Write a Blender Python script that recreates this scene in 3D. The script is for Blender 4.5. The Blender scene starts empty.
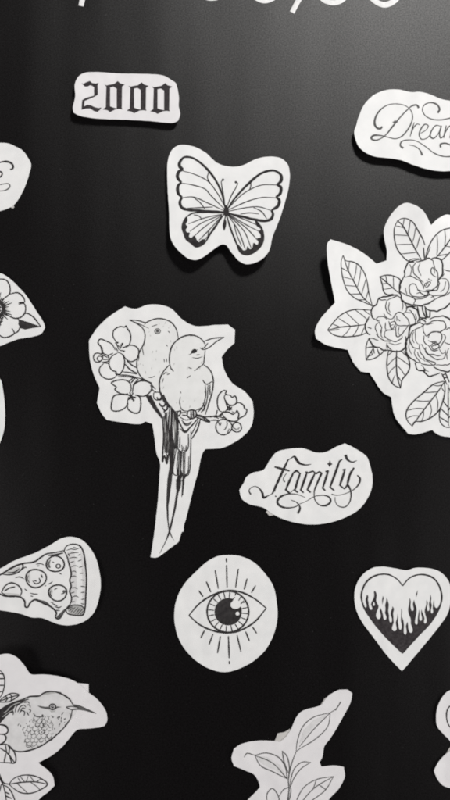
import bpy, math, random
from mathutils import Vector, noise
from mathutils.geometry import delaunay_2d_cdt

random.seed(7)
scene = bpy.context.scene

# ------------------------------------------------------------------ camera, world, lamps, exposure
CAM_D = 0.85                      # metres from the board; 1 photo pixel = 1 mm on the board
cam_data = bpy.data.cameras.new("camera")
cam = bpy.data.objects.new("camera", cam_data)
scene.collection.objects.link(cam)
cam.location = (0, -CAM_D, 0)
cam.rotation_euler = (math.radians(90), 0, 0)
cam_data.sensor_fit = 'VERTICAL'
cam_data.sensor_height = 24
cam_data.lens = 24 * CAM_D / 0.800
cam_data.clip_start = 0.01
cam_data.clip_end = 50
scene.camera = cam

world = bpy.data.worlds.new("World")
scene.world = world
world.use_nodes = True
bg = world.node_tree.nodes["Background"]
bg.inputs[0].default_value = (0.95, 0.96, 1.0, 1)
bg.inputs[1].default_value = 0.04


def area_lamp(name, loc, target, size, power, col):
    d = bpy.data.lights.new(name, 'AREA')
    d.shape = 'DISK'
    d.size = size
    d.energy = power
    d.color = col
    o = bpy.data.objects.new(name, d)
    scene.collection.objects.link(o)
    o.location = loc
    o.rotation_euler = (Vector(target) - Vector(loc)).to_track_quat('-Z', 'Y').to_euler()
    return o


area_lamp("ceiling_lamp", (0.50, -1.05, 1.25), (0, 0, 0), 0.30, 19.0, (1.0, 0.985, 0.965))
area_lamp("fill_light", (-2.9, -1.2, -0.9), (0, 0, 0), 1.5, 76, (1.0, 0.965, 0.955))  # added fill from low left to brighten the papers, no known source
area_lamp("fill_light", (3.0, -1.25, -1.1), (0, 0, 0), 1.5, 103, (1.0, 0.98, 0.97))  # second added fill, low right, evens out the papers on that side

scene.view_settings.view_transform = 'Standard'
scene.view_settings.look = 'None'
scene.view_settings.exposure = 0.0
scene.view_settings.gamma = 1.0
scene.render.engine = 'CYCLES'
scene.cycles.pixel_filter_type = 'BLACKMAN_HARRIS'
scene.cycles.filter_width = 2.0

# ------------------------------------------------------------------ materials


def new_mat(name):
    m = bpy.data.materials.new(name)
    m.use_nodes = True
    nt = m.node_tree
    return m, nt, nt.nodes["Principled BSDF"]


def tex_coord(nt, scale=(1, 1, 1)):
    tc = nt.nodes.new('ShaderNodeTexCoord')
    mp = nt.nodes.new('ShaderNodeMapping')
    mp.inputs['Scale'].default_value = scale
    nt.links.new(tc.outputs['Object'], mp.inputs['Vector'])
    return mp.outputs[0]


def noise_ramp(nt, vec, scale, detail, stops, rough=0.6):
    n = nt.nodes.new('ShaderNodeTexNoise')
    n.inputs['Scale'].default_value = scale
    n.inputs['Detail'].default_value = detail
    n.inputs['Roughness'].default_value = rough
    nt.links.new(vec, n.inputs['Vector'])
    r = nt.nodes.new('ShaderNodeValToRGB')
    el = r.color_ramp.elements
    el[0].position, el[0].color = stops[0][0], (*stops[0][1], 1)
    el[1].position, el[1].color = stops[1][0], (*stops[1][1], 1)
    nt.links.new(n.outputs['Fac'], r.inputs['Fac'])
    return n, r


def board_material():
    """Black matt sheet: almost no diffuse reflection and a broad soft sheen whose tails die off quickly."""
    m, nt, p = new_mat("black_board")
    nt.nodes.remove(p)
    v = tex_coord(nt)
    dif = nt.nodes.new('ShaderNodeBsdfDiffuse')
    glo = nt.nodes.new('ShaderNodeBsdfAnisotropic')
    glo.distribution = 'BECKMANN'
    fre = nt.nodes.new('ShaderNodeFresnel')
    fre.inputs['IOR'].default_value = 1.71
    mix = nt.nodes.new('ShaderNodeMixShader')
    nt.links.new(fre.outputs[0], mix.inputs[0])
    nt.links.new(dif.outputs[0], mix.inputs[1])
    nt.links.new(glo.outputs[0], mix.inputs[2])
    nt.links.new(mix.outputs[0], nt.nodes['Material Output'].inputs['Surface'])
    n, r = noise_ramp(nt, v, 620, 3, [(0.34, (0.0022, 0.0016, 0.0017)), (0.70, (0.0066, 0.0058, 0.0060))])
    # sparse dust and lint lying on the sheet
    dn, dr = noise_ramp(nt, v, 300, 2, [(0.735, (0, 0, 0)), (0.80, (1, 1, 1))], 0.5)
    dm = nt.nodes.new('ShaderNodeMixRGB')
    dm.inputs[2].default_value = (0.05, 0.05, 0.05, 1)
    nt.links.new(dr.outputs[0], dm.inputs[0])
    nt.links.new(r.outputs[0], dm.inputs[1])
    nt.links.new(dm.outputs[0], dif.inputs['Color'])
    n2, r2 = noise_ramp(nt, v, 800, 4, [(0.34, (0.42,) * 3), (0.70, (1.0,) * 3)])
    nt.links.new(r2.outputs[0], glo.inputs['Color'])
    glo.inputs['Roughness'].default_value = 0.485
    # tooth of the sheet, and the long shallow vertical waves of a sheet that was once rolled
    b1 = nt.nodes.new('ShaderNodeBump')
    b1.inputs['Strength'].default_value = 0.07
    b1.inputs['Distance'].default_value = 0.0006
    n3, _ = noise_ramp(nt, v, 520, 5, [(0, (0, 0, 0)), (1, (1, 1, 1))])
    nt.links.new(n3.outputs['Fac'], b1.inputs['Height'])
    v2 = tex_coord(nt, (1, 1, 0.25))
    n4, _ = noise_ramp(nt, v2, 7, 2, [(0, (0, 0, 0)), (1, (1, 1, 1))])
    b2 = nt.nodes.new('ShaderNodeBump')
    b2.inputs['Strength'].default_value = 0.38
    b2.inputs['Distance'].default_value = 0.009
    nt.links.new(n4.outputs['Fac'], b2.inputs['Height'])
    nt.links.new(b2.outputs[0], b1.inputs['Normal'])
    nt.links.new(b1.outputs[0], glo.inputs['Normal'])
    return m


def paper_material(name, a, b):
    m, nt, p = new_mat(name)
    v = tex_coord(nt)
    n, r = noise_ramp(nt, v, 60, 5, [(0.3, a), (0.75, b)])
    nt.links.new(r.outputs[0], p.inputs['Base Color'])
    p.inputs['Roughness'].default_value = 0.72
    p.inputs['Specular IOR Level'].default_value = 0.25
    bp = nt.nodes.new('ShaderNodeBump')
    bp.inputs['Strength'].default_value = 0.16
    bp.inputs['Distance'].default_value = 0.0005
    n2, _ = noise_ramp(nt, v, 330, 4, [(0, (0, 0, 0)), (1, (1, 1, 1))])
    nt.links.new(n2.outputs['Fac'], bp.inputs['Height'])
    b2 = nt.nodes.new('ShaderNodeBump')
    b2.inputs['Strength'].default_value = 0.6
    b2.inputs['Distance'].default_value = 0.0045
    n3, _ = noise_ramp(nt, v, 26, 2, [(0, (0, 0, 0)), (1, (1, 1, 1))])
    nt.links.new(n3.outputs['Fac'], b2.inputs['Height'])
    nt.links.new(b2.outputs[0], bp.inputs['Normal'])
    nt.links.new(bp.outputs[0], p.inputs['Normal'])
    return m


def ink_material(name, a, b, scale=260):
    m, nt, p = new_mat(name)
    v = tex_coord(nt)
    n, r = noise_ramp(nt, v, scale, 4, [(0.35, a), (0.7, b)])
    nt.links.new(r.outputs[0], p.inputs['Base Color'])
    p.inputs['Roughness'].default_value = 0.8
    p.inputs['Specular IOR Level'].default_value = 0.15
    return m


M_BOARD = board_material()
M_PAPER = paper_material("printer_paper", (0.735, 0.74, 0.738), (0.82, 0.82, 0.812))
M_PAPER2 = paper_material("greyer_paper", (0.70, 0.688, 0.698), (0.77, 0.757, 0.763))
M_TAPE = paper_material("masking_tape", (0.50, 0.49, 0.47), (0.60, 0.58, 0.56))
M_INK = ink_material("black_ink", (0.020, 0.018, 0.019), (0.045, 0.042, 0.042))
M_WORN = ink_material("worn_ink", (0.024, 0.020, 0.022), (0.058, 0.052, 0.054), 420)
M_GREY = ink_material("grey_ink", (0.07, 0.07, 0.07), (0.13, 0.128, 0.125))
M_PALE = ink_material("pale_grey_ink", (0.36, 0.36, 0.35), (0.48, 0.48, 0.47))
M_WASH = ink_material("wash_grey_ink", (0.50, 0.50, 0.49), (0.62, 0.62, 0.61), 180)
M_TINT = ink_material("light_grey_wash", (0.60, 0.595, 0.595), (0.70, 0.695, 0.695), 120)
M_BREAST = ink_material("breast_wash", (0.715, 0.72, 0.71), (0.775, 0.78, 0.77), 90)
M_CHALK = ink_material("white_paint", (0.70, 0.70, 0.70), (0.82, 0.82, 0.81), 300)

# ------------------------------------------------------------------ geometry helpers
MM = 0.001


def nums(s):
    v = [float(t) for t in s.replace(',', ' ').split()]
    return [(v[i], v[i + 1]) for i in range(0, len(v) - 1, 2)]


def tr(pts, T):
    x0, y0, s = T
    return [(x0 + x / s, y0 + y / s) for x, y in pts]


def catmull(pts, closed=False, step=0.8):
    n = len(pts)
    if n < 3 and not closed:
        out = []
        (ax, ay), (bx, by) = pts[0], pts[-1]
        k = max(2, int(math.hypot(bx - ax, by - ay) / step))
        return [(ax + (bx - ax) * i / k, ay + (by - ay) * i / k) for i in range(k + 1)]
    out = []
    segs = n if closed else n - 1
    for i in range(segs):
        if closed:
            p0, p1, p2, p3 = pts[i - 1], pts[i], pts[(i + 1) % n], pts[(i + 2) % n]
        else:
            p1, p2 = pts[i], pts[i + 1]
            p0 = pts[i - 1] if i > 0 else (2 * p1[0] - p2[0], 2 * p1[1] - p2[1])
            p3 = pts[i + 2] if i + 2 < n else (2 * p2[0] - p1[0], 2 * p2[1] - p1[1])
        # centripetal parametrisation keeps uneven spacing from looping
        def d(a, b):
            return max(1e-3, math.hypot(a[0] - b[0], a[1] - b[1])) ** 0.5
        t0 = 0.0
        t1 = t0 + d(p0, p1)
        t2 = t1 + d(p1, p2)
        t3 = t2 + d(p2, p3)
        k = max(2, int(math.hypot(p2[0] - p1[0], p2[1] - p1[1]) / step))
        for j in range(k):
            t = t1 + (t2 - t1) * j / k
            q = []
            for c in (0, 1):
                A1 = (t1 - t) / (t1 - t0) * p0[c] + (t - t0) / (t1 - t0) * p1[c]
                A2 = (t2 - t) / (t2 - t1) * p1[c] + (t - t1) / (t2 - t1) * p2[c]
                A3 = (t3 - t) / (t3 - t2) * p2[c] + (t - t2) / (t3 - t2) * p3[c]
                B1 = (t2 - t) / (t2 - t0) * A1 + (t - t0) / (t2 - t0) * A2
                B2 = (t3 - t) / (t3 - t1) * A2 + (t - t1) / (t3 - t1) * A3
                q.append((t2 - t) / (t2 - t1) * B1 + (t - t1) / (t2 - t1) * B2)
            out.append(tuple(q))
    if not closed:
        out.append(pts[-1])
    return out


def cut_outline(pts, corner, step=1.2):
    """Closed outline: smooth where the scissors turned the paper, sharp where two cuts met."""
    n = len(pts)
    cor = []
    for i in range(n):
        a, b, c = pts[i - 1], pts[i], pts[(i + 1) % n]
        t = math.atan2(c[1] - b[1], c[0] - b[0]) - math.atan2(b[1] - a[1], b[0] - a[0])
        t = (t + math.pi) % math.tau - math.pi
        if abs(t) > math.radians(corner):
            cor.append(i)
    if not cor:
        return catmull(pts, True, step)
    out = []
    for k, i in enumerate(cor):
        j = cor[(k + 1) % len(cor)]
        m = (j - i) % n or n
        seg = [pts[(i + q) % n] for q in range(m + 1)]
        out += catmull(seg, False, step)[:-1]
    return out


def inside(p, poly):
    x, y = p
    r = False
    n = len(poly)
    j = n - 1
    for i in range(n):
        xi, yi = poly[i]
        xj, yj = poly[j]
        if (yi > y) != (yj > y) and x < (xj - xi) * (y - yi) / (yj - yi) + xi:
            r = not r
        j = i
    return r


def fill_polys(polys, grid):
    """Even-odd triangulation of closed loops with interior points; returns verts, tris."""
    verts, edges = [], []
    for poly in polys:
        b = len(verts)
        clean = [poly[0]]
        for q in poly[1:]:
            if math.hypot(q[0] - clean[-1][0], q[1] - clean[-1][1]) > 0.02:
                clean.append(q)
        if math.hypot(clean[0][0] - clean[-1][0], clean[0][1] - clean[-1][1]) < 0.02:
            clean.pop()
        verts += clean
        edges += [(b + i, b + (i + 1) % len(clean)) for i in range(len(clean))]
    xs = [v[0] for v in verts]
    ys = [v[1] for v in verts]

    def odd(p):
        r = False
        for poly in polys:
            if inside(p, poly):
                r = not r
        return r
    pts = list(verts)
    y = min(ys) + grid * 0.5
    row = 0
    while y < max(ys):
        x = min(xs) + grid * (0.5 if row % 2 else 0.99)
        while x < max(xs):
            if odd((x, y)):
                near = any(abs(v[0] - x) < grid * 0.35 and abs(v[1] - y) < grid * 0.35 for v in verts)
                if not near:
                    pts.append((x, y))
            x += grid
        y += grid * 0.87
        row += 1
    res = delaunay_2d_cdt([Vector(p) for p in pts], edges, [], 0, 1e-5)
    vs = [(v.x, v.y) for v in res[0]]
    tris = []
    for f in res[2]:
        c = (sum(vs[i][0] for i in f) / len(f), sum(vs[i][1] for i in f) / len(f))
        if odd(c):
            a = vs[f[0]]
            b = vs[f[1]]
            d = vs[f[2]]
            area = (b[0] - a[0]) * (d[1] - a[1]) - (b[1] - a[1]) * (d[0] - a[0])
            tris.append(tuple(f) if area > 0 else tuple(reversed(f)))   # +area in (right, down) order
    return vs, tris


def softplus(d, s):
    t = d / s
    if t > 30:
        return d
    return s * math.log1p(math.exp(t))


def make_height(base, terms, seed):
    """Stand-off of the sheet from the board in mm at a point."""
    def h(x, y):
        z = base
        for t in terms:
            if t[0] == 'fold':          # x0 y0 nx ny slope soft: past the line the sheet rises
                _, x0, y0, nx, ny, sl, so = t
                ln = math.hypot(nx, ny)
                z += sl * softplus(((x - x0) * nx + (y - y0) * ny) / ln, so)
            elif t[0] == 'bump':        # cx cy rx ry amp
                _, cx, cy, rx, ry, a = t
                z += a * math.exp(-(((x - cx) / rx) ** 2 + ((y - cy) / ry) ** 2))
            elif t[0] == 'curl':        # cx cy k power: rises away from the stuck centre
                _, cx, cy, r, a, pw = t
                z += a * (math.hypot(x - cx, y - cy) / r) ** pw
            elif t[0] == 'lobe':        # xc y0 slope wl wr: above y0 the sheet tips towards the viewer, creased at xc
                _, xc, y0, sl, wl, wr = t
                d = x - xc
                z += sl * softplus(y0 - y, 4) * max(0.0, 1 - abs(d) / (wl if d < 0 else wr)) ** 0.8
            elif t[0] == 'ridge':       # x0 y0 nx ny width amp cy ry: creased ridge along a line
                _, x0, y0, nx, ny, wl, wr, a, cy, ry = t
                ln = math.hypot(nx, ny)
                d = ((x - x0) * nx + (y - y0) * ny) / ln
                w = wl if d < 0 else wr
                z += a * max(0.0, 1 - abs(d) / w) * math.exp(-((y - cy) / ry) ** 2)
        z += 0.35 * noise.noise(Vector((x * 0.035 + seed, y * 0.035, seed * 1.7)))
        return max(0.25, z)
    return h


class Cutout:
    """One cut piece of paper: an Empty with the sheet and what is printed on it."""

    def __init__(self, name, label, outline, base=1.0, terms=(), mat=None, corner=42):
        seed = len(ALL) * 3.1 + 0.37
        ALL.append(self)
        self.h = make_height(base, list(terms), seed)
        pts = cut_outline(outline, corner)
        # scissors leave small facets
        pts = [(x + 0.18 * noise.noise(Vector((x * .22, y * .22, seed))),
                y + 0.18 * noise.noise(Vector((x * .22, y * .22, seed + 9)))) for x, y in pts]
        self.cx = sum(p[0] for p in pts) / len(pts)
        self.cy = sum(p[1] for p in pts) / len(pts)
        self.hm = sum(self.h(*p) for p in pts) / len(pts)
        self.k = 1 - self.hm * MM / CAM_D
        e = bpy.data.objects.new(name, None)
        scene.collection.objects.link(e)
        e.empty_display_size = 0.02
        self.ox, self.oz = (self.cx - 225) * MM * self.k, (400 - self.cy) * MM * self.k
        e.location = (self.ox, 0, self.oz)
        e['label'] = label
        e['category'] = 'paper cutout'
        e['group'] = 'paper cutouts stuck on the black board'
        self.e = e
        self.parts = {}
        self.weight = 1.35            # printed line weight
        self.n = 0
        vs, tris = fill_polys([pts], 3.2)
        self.sheet = self.solid('paper_sheet', vs, tris, mat or M_PAPER, 0.0, 0.22)

    def w(self, x, y, z):
        return ((x - 225) * MM * self.k - self.ox, -z * MM, (400 - y) * MM * self.k - self.oz)

    def link(self, name, verts, faces, mat, smooth=True, parent=None):
        me = bpy.data.meshes.new(name)
        me.from_pydata(verts, [], faces)
        me.materials.append(mat)
        if smooth:
            me.polygons.foreach_set('use_smooth', [True] * len(me.polygons))
        me.update()
        o = bpy.data.objects.new(name, me)
        scene.collection.objects.link(o)
        o.parent = parent or self.e
        return o

    def solid(self, name, vs, tris, mat, dz, thick, parent=None):
        n = len(vs)
        f = [self.w(x, y, self.h(x, y) + dz) for x, y in vs]
        b = [self.w(x, y, self.h(x, y) + dz - thick) for x, y in vs]
        # (right, down) positive turn faces away from the viewer, so reverse for the front
        front = [tuple(t) for t in tris]
        cnt = {}
        for t in tris:
            for i in range(3):
                cnt[(t[i], t[(i + 1) % 3])] = 1
        faces = list(front) + [tuple(i + n for i in reversed(t)) for t in tris]
        for (a, c) in cnt:
            if (c, a) not in cnt:
                faces.append((c, a, a + n, c + n))
        o = self.link(name, f + b, faces, mat, True, parent)
        me = o.data
        nf = len(tris)
        sm = [i < 2 * nf for i in range(len(me.polygons))]
        me.polygons.foreach_set('use_smooth', sm)
        try:
            me.set_sharp_from_angle(angle=math.radians(40))
        except Exception:
            pass
        return o

    def tab(self, name, outline, dz=-0.5, mat=None, label=None):
        vs, tris = fill_polys([outline], 3.0)
        o = self.solid(name, vs, tris, mat or M_TAPE, dz, 0.25)
        if label:
            o['label'] = label

    # ---- ink
    def buf(self, part, mat):
        return self.parts.setdefault((part, mat.name), ([], [], mat))

    def line(self, part, T, s, w=0.9, mode='', mat=None):
        """Ink line through points. modes: c closed, p straight, t tapered ends, a thin to thick, z thick to thin"""
        mat = mat or M_INK
        V, F, _ = self.buf(part, mat)
        pts = nums(s) if isinstance(s, str) else s
        if T:
            pts = tr(pts, T)
        closed = 'c' in mode
        if 'p' in mode:
            q = []
            loop = pts + [pts[0]] if closed else pts
            for i in range(len(loop) - 1):
                q += catmull([loop[i], loop[i + 1]])[:-1]
            q.append(loop[-1])
            pts = q
            closed = False
        else:
            pts = catmull(pts, closed)
            if closed:
                pts.append(pts[0])
        if part.startswith('rose'):                        # petals have frilled edges
            e0, e1 = pts[0], pts[-1]
            q = []
            for i, (x, y) in enumerate(pts):
                f = min(1, i / 4, (len(pts) - 1 - i) / 4)
                q.append((x + 1.5 * f * noise.noise(Vector((x * .17, y * .17, self.n * 3.3))),
                          y + 1.5 * f * noise.noise(Vector((x * .17, y * .17, self.n * 3.3 + 50)))))
            pts = q
        n = len(pts)
        self.n += 1
        dz = 0.10 + 0.002 * (self.n % 40)
        sd = self.n * 7.7
        b = len(V)
        for i, (x, y) in enumerate(pts):
            a = pts[max(0, i - 1)]
            c = pts[min(n - 1, i + 1)]
            if closed and i in (0, n - 1):
                a, c = pts[-2], pts[1]
            tx, ty = c[0] - a[0], c[1] - a[1]
            ln = math.hypot(tx, ty) or 1
            nx, ny = -ty / ln, tx / ln
            t = i / max(1, n - 1)
            if isinstance(w, tuple):
                u = t * (len(w) - 1)
                k = min(len(w) - 2, int(u))
                ww = w[k] + (w[k + 1] - w[k]) * (u - k)
            else:
                ww = w
                if 't' in mode:
                    ww *= 0.2 + 0.8 * math.sin(math.pi * t) ** 0.6
                elif 'a' in mode:
                    ww *= 0.3 + 0.7 * t
                elif 'z' in mode:
                    ww *= 1 - 0.75 * t
                elif not closed:
                    ww *= 0.62 + 0.38 * min(1, 4 * min(t, 1 - t))
            ww *= 1 + 0.22 * noise.noise(Vector((x * .3, y * .3, sd)))
            z = self.h(x, y) + dz
            ww *= self.weight
            V.append(self.w(x + nx * ww / 2, y + ny * ww / 2, z))
            V.append(self.w(x - nx * ww / 2, y - ny * ww / 2, z))
        for i in range(n - 1):
            k = b + 2 * i
            F.append((k, k + 2, k + 3, k + 1))

    def lines(self, part, T, many, w=0.8, mode='', mat=None):
        for s in many.split(';'):
            if s.strip():
                self.line(part, T, s, w, mode, mat)

    def fill(self, part, T, loops, mode='', mat=None):
        mat = mat or M_INK
        V, F, _ = self.buf(part, mat)
        polys = []
        for s in (loops.split(';') if isinstance(loops, str) else loops):
            pts = nums(s) if isinstance(s, str) else s
            if T:
                pts = tr(pts, T)
            if 'k' in mode:                 # smooth, but sharp tips stay sharp
                pts = cut_outline(pts, 100)
            elif 's' in mode:
                pts = catmull(pts, True, 0.9)
            polys.append(pts)
        vs, tris = fill_polys(polys, 3.0)
        self.n += 1
        under = mat in (M_TINT, M_BREAST, M_WASH)          # washes lie under the lines
        dz = 0.055 + 0.002 * (self.n % 16) if under else 0.10 + 0.002 * (self.n % 40)
        b = len(V)
        V += [self.w(x, y, self.h(x, y) + dz) for x, y in vs]
        F += [tuple(i + b for i in t) for t in tris]

    def disc(self, part, T, cx, cy, rx, ry=None, mat=None):
        ry = ry or rx
        self.fill(part, T, [[(cx + rx * math.cos(a * math.tau / 40), cy + ry * math.sin(a * math.tau / 40)) for a in range(40)]], mat=mat)

    def ring(self, part, T, cx, cy, rx, ry=None, w=0.9, mat=None, wob=0.0, rot=0.0):
        ry = ry or rx
        pts = []
        for a in range(16):
            t = a * math.tau / 16
            r = 1 + wob * math.sin(3 * t + cx)
            u, v = rx * r * math.cos(t), ry * r * math.sin(t)
            pts.append((cx + u * math.cos(rot) - v * math.sin(rot), cy + u * math.sin(rot) + v * math.cos(rot)))
        self.line(part, T, pts, w, 'c', mat)

    def done(self):
        """Link each printed motif as one mesh; 'wing#2' is a second motif of the kind 'wing', 'iris/pupil' a sub-part."""
        made = {}
        order = []
        for (part, mn), (V, F, mat) in self.parts.items():
            if part not in order:
                order.append(part)
        for part in sorted(order, key=lambda q: q.count('/')):
            V, F, mats, mi = [], [], [], []
            for (pn, mn), (v, f, mat) in self.parts.items():
                if pn == part:
                    b = len(V)
                    V += v
                    F += [tuple(i + b for i in t) for t in f]
                    mi += [len(mats)] * len(f)
                    mats.append(mat)
            name = part.split('/')[-1].split('#')[0]
            par = made.get(part.rsplit('/', 1)[0]) if '/' in part else None
            o = self.link(name, V, F, mats[0], True, par)
            for m in mats[1:]:
                o.data.materials.append(m)
            o.data.polygons.foreach_set('material_index', mi)
            made[part] = o


ALL = []

# ------------------------------------------------------------------ the black board with white brush lettering
bw, bh, bt = 1.9, 2.3, 0.006
me = bpy.data.meshes.new("board")
vx = [(x, y, z) for y in (0, bt) for z in (-bh / 2, bh / 2) for x in (-bw / 2, bw / 2)]
me.from_pydata(vx, [], [(0, 1, 3, 2), (5, 4, 6, 7), (4, 0, 2, 6), (1, 5, 7, 3), (2, 3, 7, 6), (4, 5, 1, 0)])
me.materials.append(M_BOARD)
board = bpy.data.objects.new("board", me)
scene.collection.objects.link(board)
board['kind'] = 'structure'


def board_letter(pts, w, closed=False):
    pts = catmull(nums(pts), closed, 1.0)
    if closed:
        pts.append(pts[0])
    V, F = [], []
    n = len(pts)
    for i, (x, y) in enumerate(pts):
        a, c = pts[max(0, i - 1)], pts[min(n - 1, i + 1)]
        if closed and i in (0, n - 1):
            a, c = pts[-2], pts[1]
        ln = math.hypot(c[0] - a[0], c[1] - a[1]) or 1
        nx, ny = -(c[1] - a[1]) / ln, (c[0] - a[0]) / ln
        ww = w * (1 + 0.12 * noise.noise(Vector((x * .12, y * .12, 3))))
        for u, z in ((-.5, .02), (-.42, .25), (.42, .25), (.5, .02)):
            V.append(((x + nx * ww * u - 225) * MM, -z * MM, (400 - y - ny * ww * u) * MM))
    for i in range(n - 1):
        for j in range(3):
            k = i * 4 + j
            F.append((k, k + 1, k + 5, k + 4))
    if not closed:
        F += [(3, 2, 1, 0), (4 * n - 4, 4 * n - 3, 4 * n - 2, 4 * n - 1)]
    m = bpy.data.meshes.new("brush_letter")
    m.from_pydata(V, [], F)
    m.materials.append(M_CHALK)
    m.polygons.foreach_set('use_smooth', [True] * len(m.polygons))
    o = bpy.data.objects.new("brush_letter", m)
    scene.collection.objects.link(o)
    o.parent = board


board_letter("81 6 83 -4 86 -20 90 -40", 5.2)
board_letter("196 -14 200 -7 209 -2 218 -3 226 -10", 5.0)
board_letter("247 -16 253 -5 264 0.5 274 -3 282 -14", 5.6)
board_letter("292 12.5 297 3 303 -8 308 -22", 5.2)
board_letter("333 2.6 343 -1 349 -12 343 -24 333 -27 323 -22 318 -11 323 -1", 5.4, True)
board_letter("384 4.8 394 1 400 -8 398 -20 388 -26 376 -23 369 -13 373 -1", 5.4, True)

# ------------------------------------------------------------------ year 2000
c = Cutout('numeral_cutout', 'rounded oblong paper scrap printed with 2000 in black gothic numerals',
           nums("84.7 72.6 78 77 74.9 85 75.3 97 73.2 107.7 73.7 113 79.3 116 96.7 118.6 130 119.9 148.7 121 173.3 123 178 121 180.3 114.3 178.7 106.3 179 97 176.9 86.3 175.3 82.3 171.3 79.7 163.3 75.3 122 73.3"),
           4.6, [('fold', 90, 95, -1, .3, .10, 3), ('fold', 100, 112, 0, 1, .14, 4)], M_PAPER2)
T = (70, 65, 7.5)
c.fill('numeral', T, "88 135 100 142 118 130 148 118 165 133 190 138 213 132 207 150 208 222 180 238 110 270 106 312 128 298 152 300 185 315 212 322 236 318 222 338 205 352 180 345 150 326 120 328 88 338 92 265 120 246 180 228 180 165 165 155 150 150 135 160 112 162 98 148", mat=M_WORN)
zo = nums("258 145 275 151 300 145 330 140 357 118 375 135 410 145 390 160 388 320 394 332 365 328 340 332 300 352 280 338 245 332 268 315 272 160")
zi = nums("300 166 300 308 325 318 350 324 350 176 325 160")
for k, (dx, dy) in enumerate(((0, 0), (180, 10), (356, 15))):
    c.fill('numeral#%d' % (k + 2), T, [[(x + dx, y + dy) for x, y in zo], [(x + dx, y + dy) for x, y in zi]], mat=M_WORN)
c.done()

# ------------------------------------------------------------------ butterfly
T = (160, 135, 3.3333)
c = Cutout('butterfly_cutout', 'large butterfly print cut round its wings, lower edge lifting off the board',
           tr(nums("70 30 110 35 150 55 190 90 215 100 255 103 285 95 320 78 360 70 400 75 425 95 433 130 430 170 415 230 395 290 375 340 362 390 340 415 310 430 285 432 262 420 240 395 222 368 208 365 185 378 150 405 125 418 100 416 70 395 45 365 35 340 30 250 25 170 25 90 35 55 50 38"), T),
           4.0, [('fold', 225, 215, 0, 1, .135, 6), ('fold', 200, 215, -1, .3, .07, 6), ('fold', 255, 215, 1, 0, .05, 6)])
c.line('wing', T, "218 245 205 190 180 140 140 95 105 73 80 72 68 84", (1.0, 1.5, 1.7, 1.5, 1.8))
for q in ("69 82 64 94 66 104 77 112", "77 112 62 121 58 140 71 157", "71 157 60 168 60 192 73 207"):
    c.line('wing', T, q, (1.7, 2.4, 2.5, 1.4))
c.line('wing', T, "73 207 66 222 72 241 92 248 130 250 172 252 215 255", (1.6, 2.4, 2.2, 1.7, 1.5, 1.6, 1.2))
c.lines('wing', T, "218 240 190 190 160 152 110 127 76 118; 215 245 170 200 150 178 110 165 68 158; 212 250 160 225 110 205 72 208; 168 160 158 140 162 122; 112 207 132 222 150 245; 176 238 140 240 90 243", 0.75)
c.line('wing#2', T, "225 245 245 215 290 165 340 125 380 117 400 127", (1.0, 1.6, 1.9, 1.6, 1.8))
for q in ("398 125 405 136 403 153 390 164", "390 164 403 173 401 194 387 206", "387 206 398 216 393 236 372 250"):
    c.line('wing#2', T, q, (1.7, 2.4, 2.5, 1.4))
c.line('wing#2', T, "372 250 377 262 370 280 352 286 312 280 270 270 225 258", (1.6, 2.4, 2.2, 1.8, 1.6, 1.4, 1.2))
c.lines('wing#2', T, "225 245 270 200 300 180 340 165 392 165; 228 248 290 220 340 207 388 208; 230 252 290 240 330 238 370 250; 298 182 303 168 302 152; 312 240 340 255 356 278; 268 262 300 258 330 262", 0.75)
c.line('wing#3', T, "215 258 150 256 108 260 86 274", 1.2)
c.line('wing#3', T, "215 260 198 284 172 322 152 358", 1.3)
c.fill('wing#3', T, "88 271 76 288 72 310 78 330 86 350 103 364 120 377 140 371 153 358 150 348 138 350 130 358 124 352 114 336 104 344 97 340 99 326 90 325 86 316 92 306 86 298 92 284", 's')
c.lines('wing#3', T, "208 262 150 275 95 296; 206 264 140 292 100 322; 206 266 150 305 112 340; 206 268 165 315 130 352; 208 268 178 318 148 350; 140 280 128 268 112 265; 165 312 160 335 158 345", 0.7)
c.line('wing#4', T, "225 260 270 268 310 280 328 292", 1.2)
c.line('wing#4', T, "222 265 235 310 250 350 262 382", 1.3)
c.fill('wing#4', T, "318 284 338 303 347 330 346 355 336 375 318 392 295 403 274 400 260 384 256 362 268 374 278 386 288 383 291 372 300 382 308 376 312 360 324 367 328 358 324 345 335 342 334 330 328 322 336 314 322 302", 's')
c.lines('wing#4', T, "226 264 262 320 284 382; 227 264 280 320 304 378; 228 263 290 312 326 352; 230 262 290 300 332 322; 232 261 285 282 325 300; 246 292 255 330 272 372", 0.7)
c.fill('body', T, "214 242 220 231 227 242 230 255 224 270 218 270 211 256", 's')
c.fill('body', T, "216 276 221 287 220 302 214 319 209 302 212 286", 's')
c.line('body', T, "219 266 216 280", 0.9)
c.line('antenna', T, "217 240 212 200 206 168 205 152 211 147", 0.8)
c.disc('antenna', T, 210, 147, 4.0)
c.line('antenna#2', T, "223 238 238 200 254 172 259 158 254 153", 0.8)
c.disc('antenna#2', T, 253, 155, 4.0)
c.done()

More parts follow.
